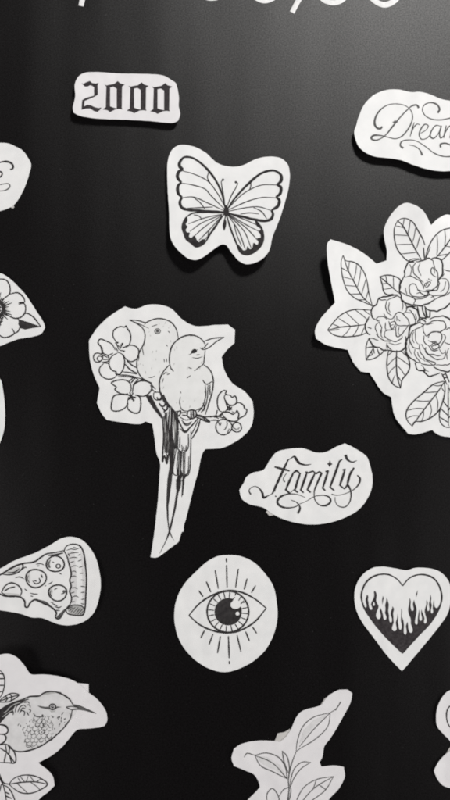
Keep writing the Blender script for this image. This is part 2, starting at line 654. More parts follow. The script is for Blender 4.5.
# ------------------------------------------------------------------ Dream
c = Cutout('script_cutout', 'wavy edged paper printed with the word Dream in thin script',
           tr(nums("65 210 75 175 100 120 140 80 190 60 240 58 290 68 330 68 370 78 410 95 450 104"), (340, 75, 4.0909))
           + nums("475 104 500 110 514 130 508 152 490 166 470 171")
           + tr(nums("450 394 410 395 360 388 300 370 250 350 200 342 130 332 80 300 62 260 58 230"), (340, 75, 4.0909)),
           4.2, [('fold', 400, 140, -.2, 1, .12, 5), ('fold', 372, 130, -1, 0, .06, 5)])
T = (365, 85, 5.294)
G = M_GREY
c.line('letter', T, "92 218 84 229 68 228 54 212 52 188 62 158 88 125 125 103 170 98 215 108 245 135 253 170 243 207 220 245 192 273 160 284 130 278", (1.5, 1.6, 1.1, .7, .6, .6, .8, 1.0, .9, .7), mat=G)
c.line('letter', T, "286 120 276 105 252 108 222 133 184 173 146 220 112 262 82 284 52 293 33 283 44 268 80 266 130 278", (1.5, 1.0, .8, 1.0, 1.2, .9, .8, 1.6, .9, .6), mat=G)
c.fill('letter', T, "160 180 165 190 177 194 165 200 158 212 155 200 145 195 156 190", mat=G)
c.lines('letter#2', T, "262 196 250 235 240 272; 243 262 258 226 278 205 292 210", 0.75, mat=G)
c.line('letter#3', T, "296 254 325 236 336 214 320 206 298 230 288 264 300 286 325 282 348 262", (.6, .6, .8, 1, 1, .7, .6), mat=G)
c.line('letter#4', T, "402 216 378 212 354 240 347 270 362 282 388 258 406 214 396 256 402 280 424 262", (.6, .8, 1, 1, .6, .6, 1, .9, .6), mat=G)
c.lines('letter#5', T, "432 212 424 246 418 280; 424 256 440 226 454 214 460 226 450 280; 454 252 474 222 488 214 494 226 484 276 500 270", 0.85, mat=G)
c.line('flourish', T, "386 146 396 128 382 102 346 92 315 105 305 131 320 160 352 178 400 183 450 174 520 160", (1.5, 1.3, .8, .7, .7, .8, .9, .9, .7, .5), mat=G)
c.line('flourish#2', T, "202 335 187 320 195 299 226 290 270 295 320 325 370 363 420 379 470 376 540 352", (1.5, .9, .6, .6, .7, .9, .9, .8, .6), mat=G)
c.line('flourish#2', T, "232 316 264 324 290 344 303 373", (.5, .6, .9, 1.5), mat=G)
c.line('flourish#3', T, "402 330 400 314 424 307 452 316 500 340", (1.4, 1.0, .8, .7), mat=G)
c.done()

# ------------------------------------------------------------------ rose bunch
c = Cutout('flower_cutout', 'largest cutout, three line drawn roses with leaves, creased near its top',
           nums("329.4 241.2 326.3 245.1 326.3 259.1 330.2 280.9 334.9 302.6 319.3 320.4 314.7 331.3 316 338.8 325.6 344.5 348.1 349.7 353.5 361.6 361.3 371.5 369.9 372.5 374.5 379.5 380 388.1 384.7 393.5 391.7 397.1 395.6 416.9 408.8 434 415.8 434.4 432.9 430.1 437.5 434 443.8 436.3 450 437 470 440 492 430 506 402 530 380 545 340 532 310 536 280 520 250 500 240 480 224 462 215.5 450 215.1 445.3 215.2 436 220.2 429.8 226.1 420.4 213.2 411.1 207.5 403.3 205.9 394 210.9 385.4 223.3 382.8 232.7 387 251.3 387 259.9 376.9 263.5 364.4 254.4 348.9 246.7"),
           1.6, [('fold', 362, 300, -1, -.55, .24, 8), ('lobe', 424, 257, .34, 95, 34), ('fold', 395, 380, -.5, 1, .05, 8)])
A, B, C_, D_, E_ = (310, 200, 6.43), (380, 200, 6.43), (310, 280, 6.43), (380, 280, 6.43), (380, 350, 6.43)
c.lines('leaf', A, "208 362 196 400 198 450 212 520 240 585 290 630 350 655 405 680; 208 362 225 393 270 400 310 418 345 460 368 520 380 590 405 680; 208 362 240 450 290 540 340 620 405 680", 0.85)
c.lines('leaf', A, "198 440 240 462; 208 497 265 510; 222 550 300 555; 258 605 335 602; 250 398 245 455; 298 413 292 470 278 518; 328 440 318 510 305 560; 362 505 335 602; 378 580 360 640; 310 640 365 640", 0.6)
c.lines('leaf#2', B, "100 150 128 130 160 130 200 150 240 205 270 250 288 290; 100 148 85 190 88 240 105 300 140 350 190 390 240 382 272 378; 100 140 140 175 180 235 225 310 270 380; 280 305 291 378", 0.9)
c.lines('leaf#2', B, "95 175 120 178 146 186; 90 228 180 232; 106 287 210 285; 133 345 235 335; 185 388 215 376 255 374; 145 132 140 172; 184 142 180 190 174 228; 222 180 215 240 206 278; 252 235 236 312", 0.6)
c.lines('leaf#3', B, "295 376 310 310 345 240 390 200 450 180 500 178; 500 178 505 240 480 300 440 350 398 388; 500 178 450 258 405 320 362 372", 0.9)
c.lines('leaf#3', B, "365 228 372 300 370 352; 415 192 422 250 418 300; 372 358 410 350 450 342; 300 372 325 302; 424 294 470 300; 450 258 490 262", 0.6)
c.lines('leaf#4', B, "0 490 50 480 100 488 136 512 130 545 128 600; 2 490 18 540 30 590 52 606 90 602; 2 490 50 530 122 592", 0.85)
c.lines('leaf#4', B, "40 482 50 526; 90 488 92 560; 22 535 55 535; 30 572 88 562", 0.6)
# top rose
R = 'rose'
c.lines(R, B, "225 395 188 402 166 440 158 492; 158 490 136 530 134 580 138 600; 242 395 276 385 320 374 346 386; 330 380 376 374 406 400 413 445 400 490 382 512", 1.1)
c.lines(R, B, "240 390 220 430 226 470 255 500 278 522; 346 386 360 430 382 480 376 540 342 570 300 578; 357 470 347 434 332 440 336 470 368 492; 160 492 210 490 250 512 280 542 286 570; 250 575 226 534 196 545 190 580 206 606 240 620 285 618 322 600 290 585 250 575; 400 500 440 512 448 550 430 592 380 612 332 626; 413 445 450 452 480 470", 0.7)
c.lines(R, B, "286 560 296 530 320 520 334 530 326 550 302 556 292 540; 300 548 312 536 322 538; 318 500 322 512; 334 508 338 518; 306 510 310 520; 280 520 284 528", 0.6)
c.lines(R, D_, "132 65 140 110 165 142 215 156 222 154; 222 154 270 161 320 146 357 124; 290 165 312 186 360 198 402 188 450 152 490 120", 1.1)
c.lines(R, D_, "134 70 160 92 200 105 226 122 222 155; 226 122 280 114 330 95 357 122; 357 124 400 102 450 84 490 60; 245 60 300 96 322 76 286 70; 325 70 370 60 386 25 378 -5; 290 70 325 66 360 62", 0.7)
c.lines(R, B, "196 408 206 440 198 488; 420 470 404 496 388 508; 262 400 256 440 270 484; 240 600 262 594 280 600; 170 560 166 585 180 612; 430 520 420 560 396 590", 0.55)
c.lines('rose#2', D_, "64 140 60 176 70 206; 140 128 150 160 146 196; 190 190 206 196 214 216; 128 300 124 330 130 352; 60 402 96 412 140 404; 16 320 12 352 24 372; 232 216 240 244 234 268; 108 226 116 240 112 262", 0.55)
c.lines('rose#3', D_, "238 312 228 350 238 392 252 412; 222 330 216 370 226 404; 344 544 326 530 300 520; 386 440 404 468 428 466; 450 436 432 482 440 512; 300 286 322 282 350 274; 196 400 194 440 208 476; 270 545 286 566 320 590; 246 460 262 492 296 522", 0.55)
# left rose
R = 'rose#2'
c.lines(R, D_, "-2 120 20 101 60 101 95 96 118 92; 0 430 20 450 52 452; 52 450 90 455 130 456 165 440 172 400 170 360; 172 178 216 172 246 200 258 240 246 270", 1.1)
c.lines(R, D_, "-2 122 45 126; 48 130 75 113 120 106 155 130 173 170 166 205 150 217; 48 130 42 170 55 210 78 226; 28 213 48 240 88 250 96 220 125 205 165 225 190 256 190 280 160 291 110 290 100 240; 0 235 30 231 50 252; 170 205 205 210 226 240 226 276 200 292 190 320; 110 290 104 330 110 362 145 350 170 312 186 290; 36 330 28 356 60 381 100 391 140 381 146 355; 36 330 70 316 102 320; 0 368 30 385 72 396; 50 418 80 450; 50 400 52 450", 0.7)
c.lines(R, D_, "70 292 76 270 96 264 102 285 92 311 74 304 82 288 92 284; 60 262 68 290 80 318; 40 270 34 300 44 320; 120 250 134 262; 0 270 14 300 10 340", 0.6)
c.lines(R, C_, "452 108 432 150 406 166 398 196 401 236 421 250; 384 234 366 260 358 300 370 340 392 350; 386 370 396 402 420 430 452 431", 1.1)
c.lines(R, C_, "372 300 400 310; 421 250 452 262; 450 232 434 242 440 262; 384 372 444 386; 452 268 426 286 426 322 442 352; 430 345 455 372", 0.65)
c.lines('leaf#5', C_, "112 322 170 250 220 211 290 188 340 188 394 192; 112 322 150 350 200 363 270 362 340 350 364 338; 112 322 200 302 270 295 357 285", 0.9)
c.lines('leaf#5', C_, "146 283 195 302; 185 246 225 270 265 295; 230 206 280 250 320 288; 290 188 340 225 376 256; 345 188 392 224; 124 326 190 317; 210 362 240 335 265 298; 275 362 300 330 318 290; 333 350 352 305", 0.6)
c.lines('leaf#6', C_, "382 374 366 420 364 515; 364 515 410 506 452 482 490 444; 364 515 412 436; 366 436 390 430 416 430; 395 395 412 436; 412 436 418 472; 372 490 404 478 398 460; 452 482 436 440", 0.8)
c.lines('leaf#7', E_, "60 2 50 60 50 120 62 180 95 226 138 246; 160 6 190 60 196 110 180 150 150 186 136 246; 112 0 110 100 116 170 136 246", 0.95)
c.lines('leaf#7', E_, "112 42 80 70 51 102; 110 98 80 125 56 158; 102 160 88 190 84 216; 112 40 150 66 192 96; 112 96 140 125 168 168; 84 10 56 34; 140 5 185 46; 114 160 140 200", 0.6)
c.lines('leaf#8', E_, "415 200 350 220 290 270 220 330 180 380 170 420 180 456 210 490; 210 490 226 462 270 460 340 430 390 380 412 320 424 260 418 200; 210 490 260 420 330 330 380 265 422 200", 0.95)
c.lines('leaf#8', E_, "346 224 375 230 408 224; 285 274 330 272 376 268; 232 324 285 330 332 326; 180 388 240 376 290 378; 176 440 215 424 256 424; 400 240 420 270; 364 290 378 340 372 396; 326 338 336 390 320 438; 286 392 282 430 270 458; 240 446 234 462", 0.6)
c.lines('leaf#9', E_, "420 308 400 360 386 420 396 470 426 496 452 500; 445 222 445 490; 452 500 486 440 480 340 450 240; 410 326 445 372; 396 376 445 424; 388 430 445 468; 480 340 445 390; 484 400 445 440", 0.85)
c.lines('stem', E_, "402 148 422 190 436 222; 424 142 440 178 452 208; 410 160 430 150; 420 180 444 172", 0.9)
c.lines('stem#2', D_, "245 165 252 205 256 236; 276 162 282 200 300 240; 295 166 302 205 312 240; 328 196 326 240; 258 236 280 244 300 240; 262 250 290 258 300 270; 262 250 262 272; 180 168 240 166; 300 240 324 236", 1.0)
c.fill('stem#2', D_, "294 196 304 196 310 232 302 236; 256 236 300 238 306 252 284 246 262 244")
# lower right rose
R = 'rose#3'
c.lines(R, D_, "286 282 246 275 210 295 190 330 190 360 175 386 172 440 185 482 226 516 266 530; 230 530 245 570 290 585 296 575 286 586 320 615 360 613 392 596; 350 556 400 580 450 584 490 570; 325 250 380 230 450 245 500 282 528 340 536 420 520 500 490 570", 1.1)
c.lines(R, D_, "286 286 240 310 206 345 200 390 216 426 250 440 262 420; 285 340 286 300 330 270 390 255 420 270 426 310 400 330 340 332 300 356 286 330; 316 372 330 342 380 328 406 350 400 392 350 411 316 386; 262 408 256 440 280 490 320 520 360 530 356 545 300 546 250 512 230 472 230 442; 272 410 300 452 340 490 400 510 420 490 426 450; 300 430 310 470 350 482 400 482; 430 320 450 310 490 330; 420 400 450 406 500 410; 405 346 426 350 420 392 386 440; 366 546 410 546 450 540 500 500; 288 356 290 390 318 420", 0.7)
c.lines(R, D_, "330 426 345 404 375 404 382 425 356 441 336 430 350 418 368 420; 318 420 340 448 380 450; 340 396 372 392", 0.75)
c.done()

# ------------------------------------------------------------------ two birds
T1, T2, T3, T4, T5 = (80, 295, 5), (150, 295, 5), (200, 370, 7.5), (145, 395, 7.5), (140, 480, 7.5)
c = Cutout('bird_cutout', 'tall cutout of two perched birds with blossoms and very long crossed tails',
           nums("125 306.6 135 309 148 305 160 305 170 308 173 310 183 320 195 326 216 325 228 324.6 235 330 234.4 343 226 351 221.6 357 224 369 232 382.7 245.3 392 252.7 401.3 253.6 414 251.3 426 244 435.3 224 447.3 205.3 449.2 202.3 453.7 197.7 473.7 194.6 484 186 518.7 184 525.3 183.6 531.3 181.6 532.3 178.7 542 168 550 158.7 556.7 155 557.7 150.4 557.3 153.3 540 157.3 506.7 159.3 480 159.9 462 156.7 453.7 154.5 438 152.3 423.9 145.5 421.4 140 424 120 422 107 420 102 414 97 403 99.6 388 94 375 90 359 89 341 95 331 104 321 116 312"),
           1.2, [('fold', 170, 335, .15, -1, .09, 8), ('fold', 115, 360, -1, 0, .05, 6)], corner=33)
BK = nums("346 130 390 118 430 124 460 140 482 172 492 216 470 260 440 330 420 400 416 470 378 472 350 440 306 410 286 370 286 320 300 280 320 240 325 196 312 164 330 140")
FR = nums("106 372 98 340 98 300 110 256 140 222 180 203 220 202 254 218 276 245 280 270 272 312 268 348 300 375 316 420 312 480 295 540 276 600 240 590 190 582 152 590 122 582 80 545 52 490 48 430 66 385 95 350")
c.fill('bird_drawing', T1, [BK], 's', M_BREAST)
c.fill('bird_drawing#2', T2, [FR], 's', M_BREAST)
rb = random.Random(11)
for P, TT, poly in (('bird_drawing', T1, BK), ('bird_drawing#2', T2, FR)):
    xs, ys = [q[0] for q in poly], [q[1] for q in poly]
    k = 0
    while k < 20:
        x, y = rb.uniform(min(xs), max(xs)), rb.uniform(min(ys), max(ys))
        if not inside((x, y), poly) or not inside((x + 8, y + 14), poly):
            continue
        edge = sum(1 for dx, dy in ((30, 0), (-30, 0), (0, 34), (0, -34)) if not inside((x + dx, y + dy), poly))
        if edge == 0 and rb.random() < .75:
            continue
        a = math.radians(rb.uniform(70, 115))
        l = rb.uniform(7, 15)
        c.line(P, TT, [(x, y), (x + l * .5 * math.cos(a) + 1, y + l * .5 * math.sin(a)), (x + l * math.cos(a), y + l * math.sin(a))], rb.uniform(.3, .45), 't', M_PALE)
        k += 1
P = 'bird_drawing'
c.lines(P, T1, "247 125 290 128 330 138 346 130 390 118 430 124 460 140 482 172 492 216; 247 125 280 141 312 164 325 196 320 240 300 280 286 320 286 370 306 410 350 440 378 472", 0.95)
c.lines(P, T1, "250 127 300 146 346 168; 330 138 322 150; 356 158 388 148; 311 262 318 302; 340 412 358 412 376 404; 420 318 422 336; 432 316 434 336; 430 246 438 258; 440 180 450 190; 296 300 292 330", 0.6, 't')
c.ring(P + '/eye', T1, 388, 181, 14, 12, 0.75, M_GREY)
c.disc(P + '/eye', T1, 388, 181, 8, 7, M_GREY)
c.lines(P, T1, "368 490 370 516 388 526 404 516 406 490 386 486 368 490; 352 450 366 478 384 486", 0.8)
P = 'bird_drawing#2'
c.lines(P, T2, "106 372 98 340 98 300 110 256 140 222 180 203 220 202 254 218 276 245; 95 350 66 385 48 430 52 490 80 545 122 582; 270 348 300 375 316 420 312 480 295 540 276 600", 1.05)
c.lines(P, T2, "270 232 310 218 371 211; 371 211 332 233 296 262 266 273 250 264; 290 240 272 262 256 272; 276 276 272 312 266 345 242 364 222 380; 104 365 118 382; 262 424 282 446 311 432; 276 450 279 500 262 560 240 585; 290 450 286 520 270 578; 300 448 300 500", 0.8)
c.lines(P, T2, "150 480 156 492; 152 508 148 540 158 574; 192 300 215 288 240 272; 210 312 236 316 264 308; 183 417 205 401; 190 362 210 368; 64 400 80 385; 68 415 60 440; 84 400 100 392; 230 300 250 298; 262 560 220 582", 0.6, 't')
c.fill(P + '/eye', T2, "204 286 210 276 222 269 234 274 234 284 222 291 210 291", 's')
c.lines(P, T2, "190 582 188 604 205 616 228 610 230 584 208 576 190 582; 206 578 208 614; 216 577 220 612; 125 580 128 602 145 606 152 584; 136 578 138 602", 0.85)
F_ = 'tail'
c.lines(F_, T4, "240 160 265 220 300 272 345 236 402 170; 415 180 392 260 350 330; 436 60 446 90 440 110 420 130", 1.1)
c.lines(F_, T4, "262 165 300 186 345 184; 275 190 310 217 352 200; 280 208 312 228 346 214; 262 250 300 282 332 262; 400 185 372 250 345 302; 440 70 420 100 396 112; 265 90 285 115 320 122; 385 150 420 160 450 184; 380 168 420 178 450 192", 0.75)
c.lines(F_, T4, "252 270 246 340 250 410 276 422 276 372; 276 422 290 412 304 422 322 400 326 290; 262 312 260 400; 345 270 342 450 336 560 320 603 300 600 318 590 330 460; 250 420 240 520 238 602 214 592 222 470 240 380; 290 385 292 415; 310 380 306 420", 0.8)
c.fill(F_, T4, "255 420 280 426 272 560 284 600 268 640 256 720 240 760 234 690 244 600 250 500")
c.fill(F_, T4, "284 424 304 426 300 590 312 606 292 640 286 750 274 760 280 640 284 560")
c.lines(F_, T4, "262 430 258 600; 296 430 292 600", 0.5, mat=M_PALE)
F_ = 'tail#2'
c.lines(F_, T4, "35 5 80 90 128 164; 14 0 62 84 132 176; 130 0 168 66 210 115 242 158", (2.4, 1.8, 1.3))
c.lines(F_, T4, "130 165 140 300 134 420 132 500 146 456 164 516 168 452 186 446; 150 130 166 270 160 450; 186 90 176 220 186 350 168 512; 215 120 236 200 252 262; 220 140 246 200 236 330; 205 320 226 400 238 330; 150 200 152 330", 1.1)
c.lines(F_, T4, "90 15 100 36 116 36 130 20; 105 60 126 86 146 80 152 55; 130 95 150 116 166 106 166 75; 142 130 148 118 156 122", 1.2)
c.fill(F_, T4, "193 110 212 120 206 230 210 320 216 520 208 570 202 637 186 757 162 757 168 637 178 575 184 540 180 300 190 220")
c.fill(F_, T4, "136 165 168 125 166 200 154 300 158 420 148 440 140 330 144 240", mat=M_GREY)
c.fill(F_, T4, "214 130 244 190 240 300 226 400 216 470 210 400 220 300 214 220", mat=M_GREY)
c.fill(F_, T4, "170 190 184 180 180 330 174 430 162 440 168 330", mat=M_GREY)
c.lines(F_, T4, "152 180 150 280; 176 220 172 340; 226 180 230 280; 222 200 220 360", 0.5, mat=M_PALE)
c.fill(F_, T5, "206 -4 200 100 198 200 204 300 216 388 234 426 256 457 238 418 224 380 214 310 213 200 226 100 240 -4")
c.fill('tail', T5, "286 -4 294 60 272 200 247 310 224 402 192 470 145 560 150 544 192 456 212 392 233 310 256 200 274 80 270 -4")
c.lines('tail', T5, "306 0 302 50 278 120; 318 0 326 50 313 130; 330 0 330 40; 276 0 272 70", 0.9, 'z')
P = 'blossom_drawing'
c.lines(P, T1, "185 240 165 205 170 176 200 158 224 160 230 154 236 166 251 190 253 226 240 256 212 262; 215 266 240 252 275 255 293 275 286 316 256 333 230 320 215 296; 186 290 156 310 145 346 160 376 182 385 178 392 196 397 216 370 223 330 210 296 188 286; 176 275 160 246 130 230 100 221 91 240 110 265 116 290 140 301 166 290; 120 340 97 370 105 401 140 421 176 411 186 394; 120 338 142 342", 0.9)
c.lines(P, T1, "180 240 196 276; 212 244 200 270; 220 280 198 276; 186 250 204 264; 190 282 176 262; 104 262 114 296", 0.7)
for x, y in ((180, 240), (212, 243), (220, 281), (188, 238), (206, 250)):
    c.disc(P, T1, x, y, 4.5)
P = 'blossom_drawing#2'
c.lines(P, T1, "240 496 200 492 174 470 182 462 157 440 180 428 220 424 246 436 256 465 250 490; 262 492 270 450 300 430 340 434 360 452 352 482 320 506 280 500; 240 500 200 497 170 505 158 540 158 574 170 580 200 578 232 556 240 520; 240 540 240 570 275 591 295 586 304 550 298 510 275 500", 0.95)
c.lines(P, T1, "236 496 256 508; 244 520 258 508; 268 526 256 510; 274 512 256 508; 248 486 256 506; 266 490 258 506; 240 512 258 514", 0.9)
for x, y in ((236, 496), (243, 521), (268, 527), (275, 513), (262, 520), (250, 518)):
    c.disc(P, T1, x, y, 5)
P = 'blossom_drawing#3'
c.lines(P, T3, "202 155 176 154 140 190 130 250 146 304 170 316; 202 155 190 178 200 182; 190 235 206 290 186 312; 190 185 226 190 242 206 262 194 276 240 252 263 216 262 192 232 182 204 190 185; 250 268 290 245 326 264 336 290 351 296 340 336 300 360 286 366 292 330 276 304 268 322 240 312; 165 320 215 316 246 332 270 318; 290 340 286 376 250 386 200 370 175 344 165 320", 0.95)
c.lines(P, T3, "206 270 240 300; 214 300 236 280; 206 286 230 286; 220 268 226 300; 240 276 222 306; 204 300 228 298", 0.9)
c.ring('bud', T1, 90, 313, 23, 23, 0.85, wob=.04)
c.ring('bud', T1, 99, 318, 13, 12, 0.7)
c.lines('bud', T1, "105 290 140 304 142 330 110 336; 112 300 138 312; 112 322 140 322", 0.8)
c.ring('bud#2', T3, 178, 428, 61, 58, 0.85, wob=.03)
c.lines('bud#2', T3, "136 384 150 416 158 392; 200 386 204 410 186 446 178 450; 220 440 206 470", 0.65)
c.ring('bud#3', T3, 276, 430, 36, 36, 0.85, wob=.04)
c.lines('bud#3', T3, "246 420 258 438 280 446; 296 432 284 446", 0.6)
P = 'branch_drawing'
c.lines(P, T1, "225 345 250 372 286 392; 235 330 262 352 284 364; 216 384 250 388 286 396; 186 400 240 402 290 414; 190 408 250 410 290 420; 255 440 276 414; 264 452 292 420; 245 432 268 412; 290 414 360 440", 0.9)
c.lines(P + "#2", T2, "152 590 176 588 190 592; 160 600 190 604; 230 596 262 606 300 634 258 620 230 608; 232 602 270 614; 300 612 330 604 350 612; 350 610 370 580", 0.9)
c.lines(P + "#3", T3, "0 340 40 352 90 348 125 356 140 366; 0 368 40 384 70 392 40 362 0 344; 80 378 120 376 140 384; 130 300 120 340 108 356; 164 324 134 348 108 356; 150 352 180 362", 0.85)
c.lines("foot", T4, "320 120 318 155 345 178 376 166 382 124 350 110 320 120; 345 114 345 172; 360 114 364 172; 224 124 230 150 250 156 266 140 266 116 250 124 224 124", 0.95)
c.done()

# ------------------------------------------------------------------ Family
T = (230, 435, 3)
c = Cutout('script_cutout', 'cloud shaped paper printed with the word Family in gothic script',
           tr(nums("28 165 35 190 55 206 100 218 125 235 160 252 235 268 300 262 350 245 390 220 418 180 428 140 420 90 410 65 375 40 345 25 320 35 285 52 255 52 220 40 175 42 140 52 120 75 100 105 70 113 50 125 42 142"), T),
           0.9, [('fold', 290, 500, 0, 1, .06, 4)])
c.tab('adhesive_tab', tr(nums("108 230 118 243 132 240 134 225 120 222"), T), -0.4)
c.weight = 1.12
A, B = (235, 450, 6.43), (300, 440, 6.43)
c.line('letter', A, "342 62 310 130 278 200 240 282", 2.2)
c.line('letter', A, "254 108 300 121 352 134", 2.0)
c.line('letter', A, "336 66 356 56 382 42 394 60 414 84 452 96 490 92", (.8, .8, 2.2, 2.3, 2.0, 1.2, .5))
c.line('letter', A, "242 280 214 294 184 306 176 276 152 244 130 234 104 242 90 262 102 286", (.6, .6, 2.0, 2.3, 1.6, .7, .6, .9, 1.5))
c.line('letter', A, "332 150 314 176 312 196 322 206", (.6, .7, 1.2), mat=M_GREY)
c.disc('letter', A, 262, 298, 5)
c.line('letter', A, "278 215 262 250 256 270", 0.5, mat=M_GREY)
c.lines('letter#2', A, "376 146 350 202 326 258; 420 148 402 200 384 262", 2.0)
c.lines('letter#2', A, "322 252 354 280; 380 256 406 274; 372 150 396 132 418 152", 1.6, 'p')
c.lines('letter#2', A, "354 278 384 250", 0.6)
c.lines('letter#3', B, "46 206 24 270 4 324; 98 210 70 270 46 322", 2.0)
c.lines('letter#3', B, "0 318 24 340; 46 318 70 338; 50 214 82 200 100 212; 100 220 124 204 142 214; 34 206 52 208", 1.5, 'p')
c.line('letter#3', B, "140 212 112 276 92 332 98 388 130 420 170 420 197 396 190 370 158 357 118 358 88 366 40 394 -4 412", (1.8, 1.8, 1.3, .8, .9, 1.8, 1.6, .8, .6, .5, .5))
c.line('letter#4', B, "182 200 164 255 146 310", 2.0)
c.lines('letter#4', B, "142 306 164 326; 164 204 186 198", 1.5)
c.fill('letter#4', B, "192 130 200 148 210 155 197 163 189 174 183 160 174 153 187 146")
c.line('letter#5', B, "256 132 230 205 194 304", 2.1)
c.lines('letter#5', B, "190 300 222 326; 248 142 272 124", 1.4)
c.line('letter#5', B, "292 96 308 128 338 142 366 132", (2.6, 2.0, 1.2, .4))
c.lines('letter#6', B, "290 190 274 240 256 294; 348 178 322 222 304 292", 2.0)
c.lines('letter#6', B, "252 288 288 316; 274 194 294 186; 288 314 306 288", 1.3)
c.line('letter#6', B, "304 284 322 314 329 352 318 402 288 431 250 426 228 398 226 366", (1.8, 1.3, 1.1, 1.0, .9, .6, .4))
c.line('letter#6', B, "204 350 240 356 300 342 350 315 380 280 386 246 368 226", (1.0, .5, .5, .6, 1.0, 1.9, .9))
c.line('flourish', A, "452 306 400 286 340 284 290 304 272 335 290 360 335 372 390 364 412 350", (.4, .6, .9, 1.8, 2.0, 1.6, 1.0, .6))
c.line('flourish', A, "362 322 398 338 418 372 404 407", (.5, .8, 1.4, 2.0))
c.done()

# ------------------------------------------------------------------ eye
T = (165, 550, 3.75)
c = Cutout('eye_cutout', 'round paper cutout of a staring eye with rays above and below',
           tr(nums("230 19 270 21 305 31 337 49 363 74 388 105 407 138 418 190 422 250 410 310 380 370 340 410 290 440 235 457 185 452 130 425 85 385 55 340 38 285 35 230 49 170 77 122 104 93 135 63 165 39 196 24"), T),
           0.9, [('bump', 225, 610, 30, 30, .6)])
c.line('eyelid', T, "90 245 130 200 180 168 235 152 285 158 335 182 380 218", 1.35)
c.line('eyelid#2', T, "90 245 130 280 180 302 235 310 280 302 335 270 380 218", 1.35)
c.ring('iris', T, 236, 231, 78, 77, 1.2)
for k in range(20):
    a = k * math.tau / 20 + 0.10
    if k in (16, 17, 18):
        r0 = 66
    else:
        r0 = 52
    c.line('iris', T, [(236 + r0 * math.cos(a), 231 + r0 * math.sin(a)), (236 + 75 * math.cos(a), 231 + 75 * math.sin(a))], 0.75)
pup = []
for k in range(64):
    a = k * math.tau / 64
    pup.append((237 + 51 * math.cos(a), 231 + 51 * math.sin(a)))
drop = nums("262 178 256 188 247 198 246 208 252 217 262 220 272 219 280 213 287 207 283 196")
pup = [p for p in pup if not (p[0] > 258 and p[1] < 209)]
# the highlight bites into the pupil's upper right
start = min(range(len(pup)), key=lambda i: math.hypot(pup[i][0] - 287, pup[i][1] - 211))
pup = pup[start:] + pup[:start]
pup += nums("254 190 246 200 246 210 253 218 263 221 274 219")
dot = [(272 + 7.5 * math.cos(k * math.tau / 20), 238 + 7.5 * math.sin(k * math.tau / 20)) for k in range(20)]
c.fill('iris/pupil', T, [pup, dot])
c.lines('iris', T, "262 176 252 190; 284 176 276 190; 296 190 284 202", 0.7)
for k, s in enumerate("230 30 231 46;231 56 233 140;275 70 265 140;188 75 200 145;155 118 172 158;127 152 143 175;308 107 297 148;340 133 324 160;148 302 134 330;180 315 165 355;208 323 197 387;238 322 241 406;241 416 242 428;270 318 285 382;302 305 317 342;328 288 344 313".split(';')):
    c.line('ray' if k == 0 else 'ray#%d' % (k + 1), T, s, 1.0)
c.done()

# ------------------------------------------------------------------ flaming heart
T = (345, 555, 4.286)
c = Cutout('heart_cutout', 'heart shaped paper cutout with white flames dripping over a black base',
           tr(nums("265 65 300 55 350 55 400 68 430 92 449 125 455 165 451 212 440 252 410 298 340 385 252 490 245 497 236 490 180 430 120 350 75 290 50 240 40 180 48 130 75 85 120 55 165 50 220 58"), T),
           0.9, [('fold', 400, 570, 0.3, -1, .09, 4), ('bump', 372, 590, 16, 22, .9)])
c.line('heart_outline', T, "247 132 225 105 190 85 150 83 110 98 82 130 70 175 80 220 110 270 170 345 247 422", 1.25)
c.line('heart_outline', T, "247 132 275 100 310 85 345 85 380 100 405 135 415 180 405 225 370 285 310 350 247 422", 1.25)
H1, H2 = (358, 585, 10), (400, 585, 10)
loop = tr(nums("40 170 52 200 68 222 80 224 86 205 80 180 75 150 80 125 90 92 102 115 98 145 105 175 108 210 118 238 130 248 142 240 140 220 130 195 138 162 155 130 162 95 158 72 165 52 182 80 185 115 180 150 192 185 205 206 200 235 185 270 180 310 192 335 210 341 225 325 226 295 218 260 222 225 240 260 250 300 255 335 268 349 282 338 283 310 270 280 275 240 272 200 282 160 286 123 298 160 308 195 305 230 302 265 310 300 312 350 325 376 338 368 340 335 328 300 330 265 342 235 345 213 360 240 352 280 355 330 355 380 345 410 340 440 355 459 375 459 387 440 382 405 380 370 392 330 395 286 402 330 398 370 405 400 410 435 422 449 436 435 438 400 430 360 432 300 434 233"), H1) + tr(nums("22 265 18 310 32 350 40 400 38 450 40 485 52 498 65 485 66 450 60 410 75 368 80 395 85 440 95 470 110 479 125 465 127 440 110 390 108 340 90 295 82 250 92 190 98 128 108 165 105 200 110 240 120 258 135 255 137 230 130 195 140 148 150 185 165 230 165 280 155 330 150 375 160 396 175 390 177 355 182 300 192 243 195 290 193 335 203 358 218 352 220 325 212 290 215 243 222 270 235 300 245 330 240 370 248 386 262 378 268 350 258 310 248 270 250 240 262 200 265 148 278 180 270 225 272 250 283 261 295 248 293 220 290 185 300 150 303 90 313 130 310 170 318 200 310 250 312 278 322 285 332 268 328 230 332 190 340 148 342 180 345 210 358 229 375 228 392 205 405 180"), H2)
loop += tr(nums("404 228 370 285 310 351 278 388 250 420 244 420 208 387 170 346 110 271 80 222 70 195"), T)
c.fill('flames', None, [loop, tr(nums("157 164 166 182 167 198 158 208 148 200 149 182"), H1)], 'k', mat=M_WORN)
c.fill('flames', H1, "243 196 240 150 247 106 256 130 249 165", mat=M_WORN)
c.fill('flames', H2, "164 122 160 92 178 50 173 90", mat=M_WORN)
c.done()

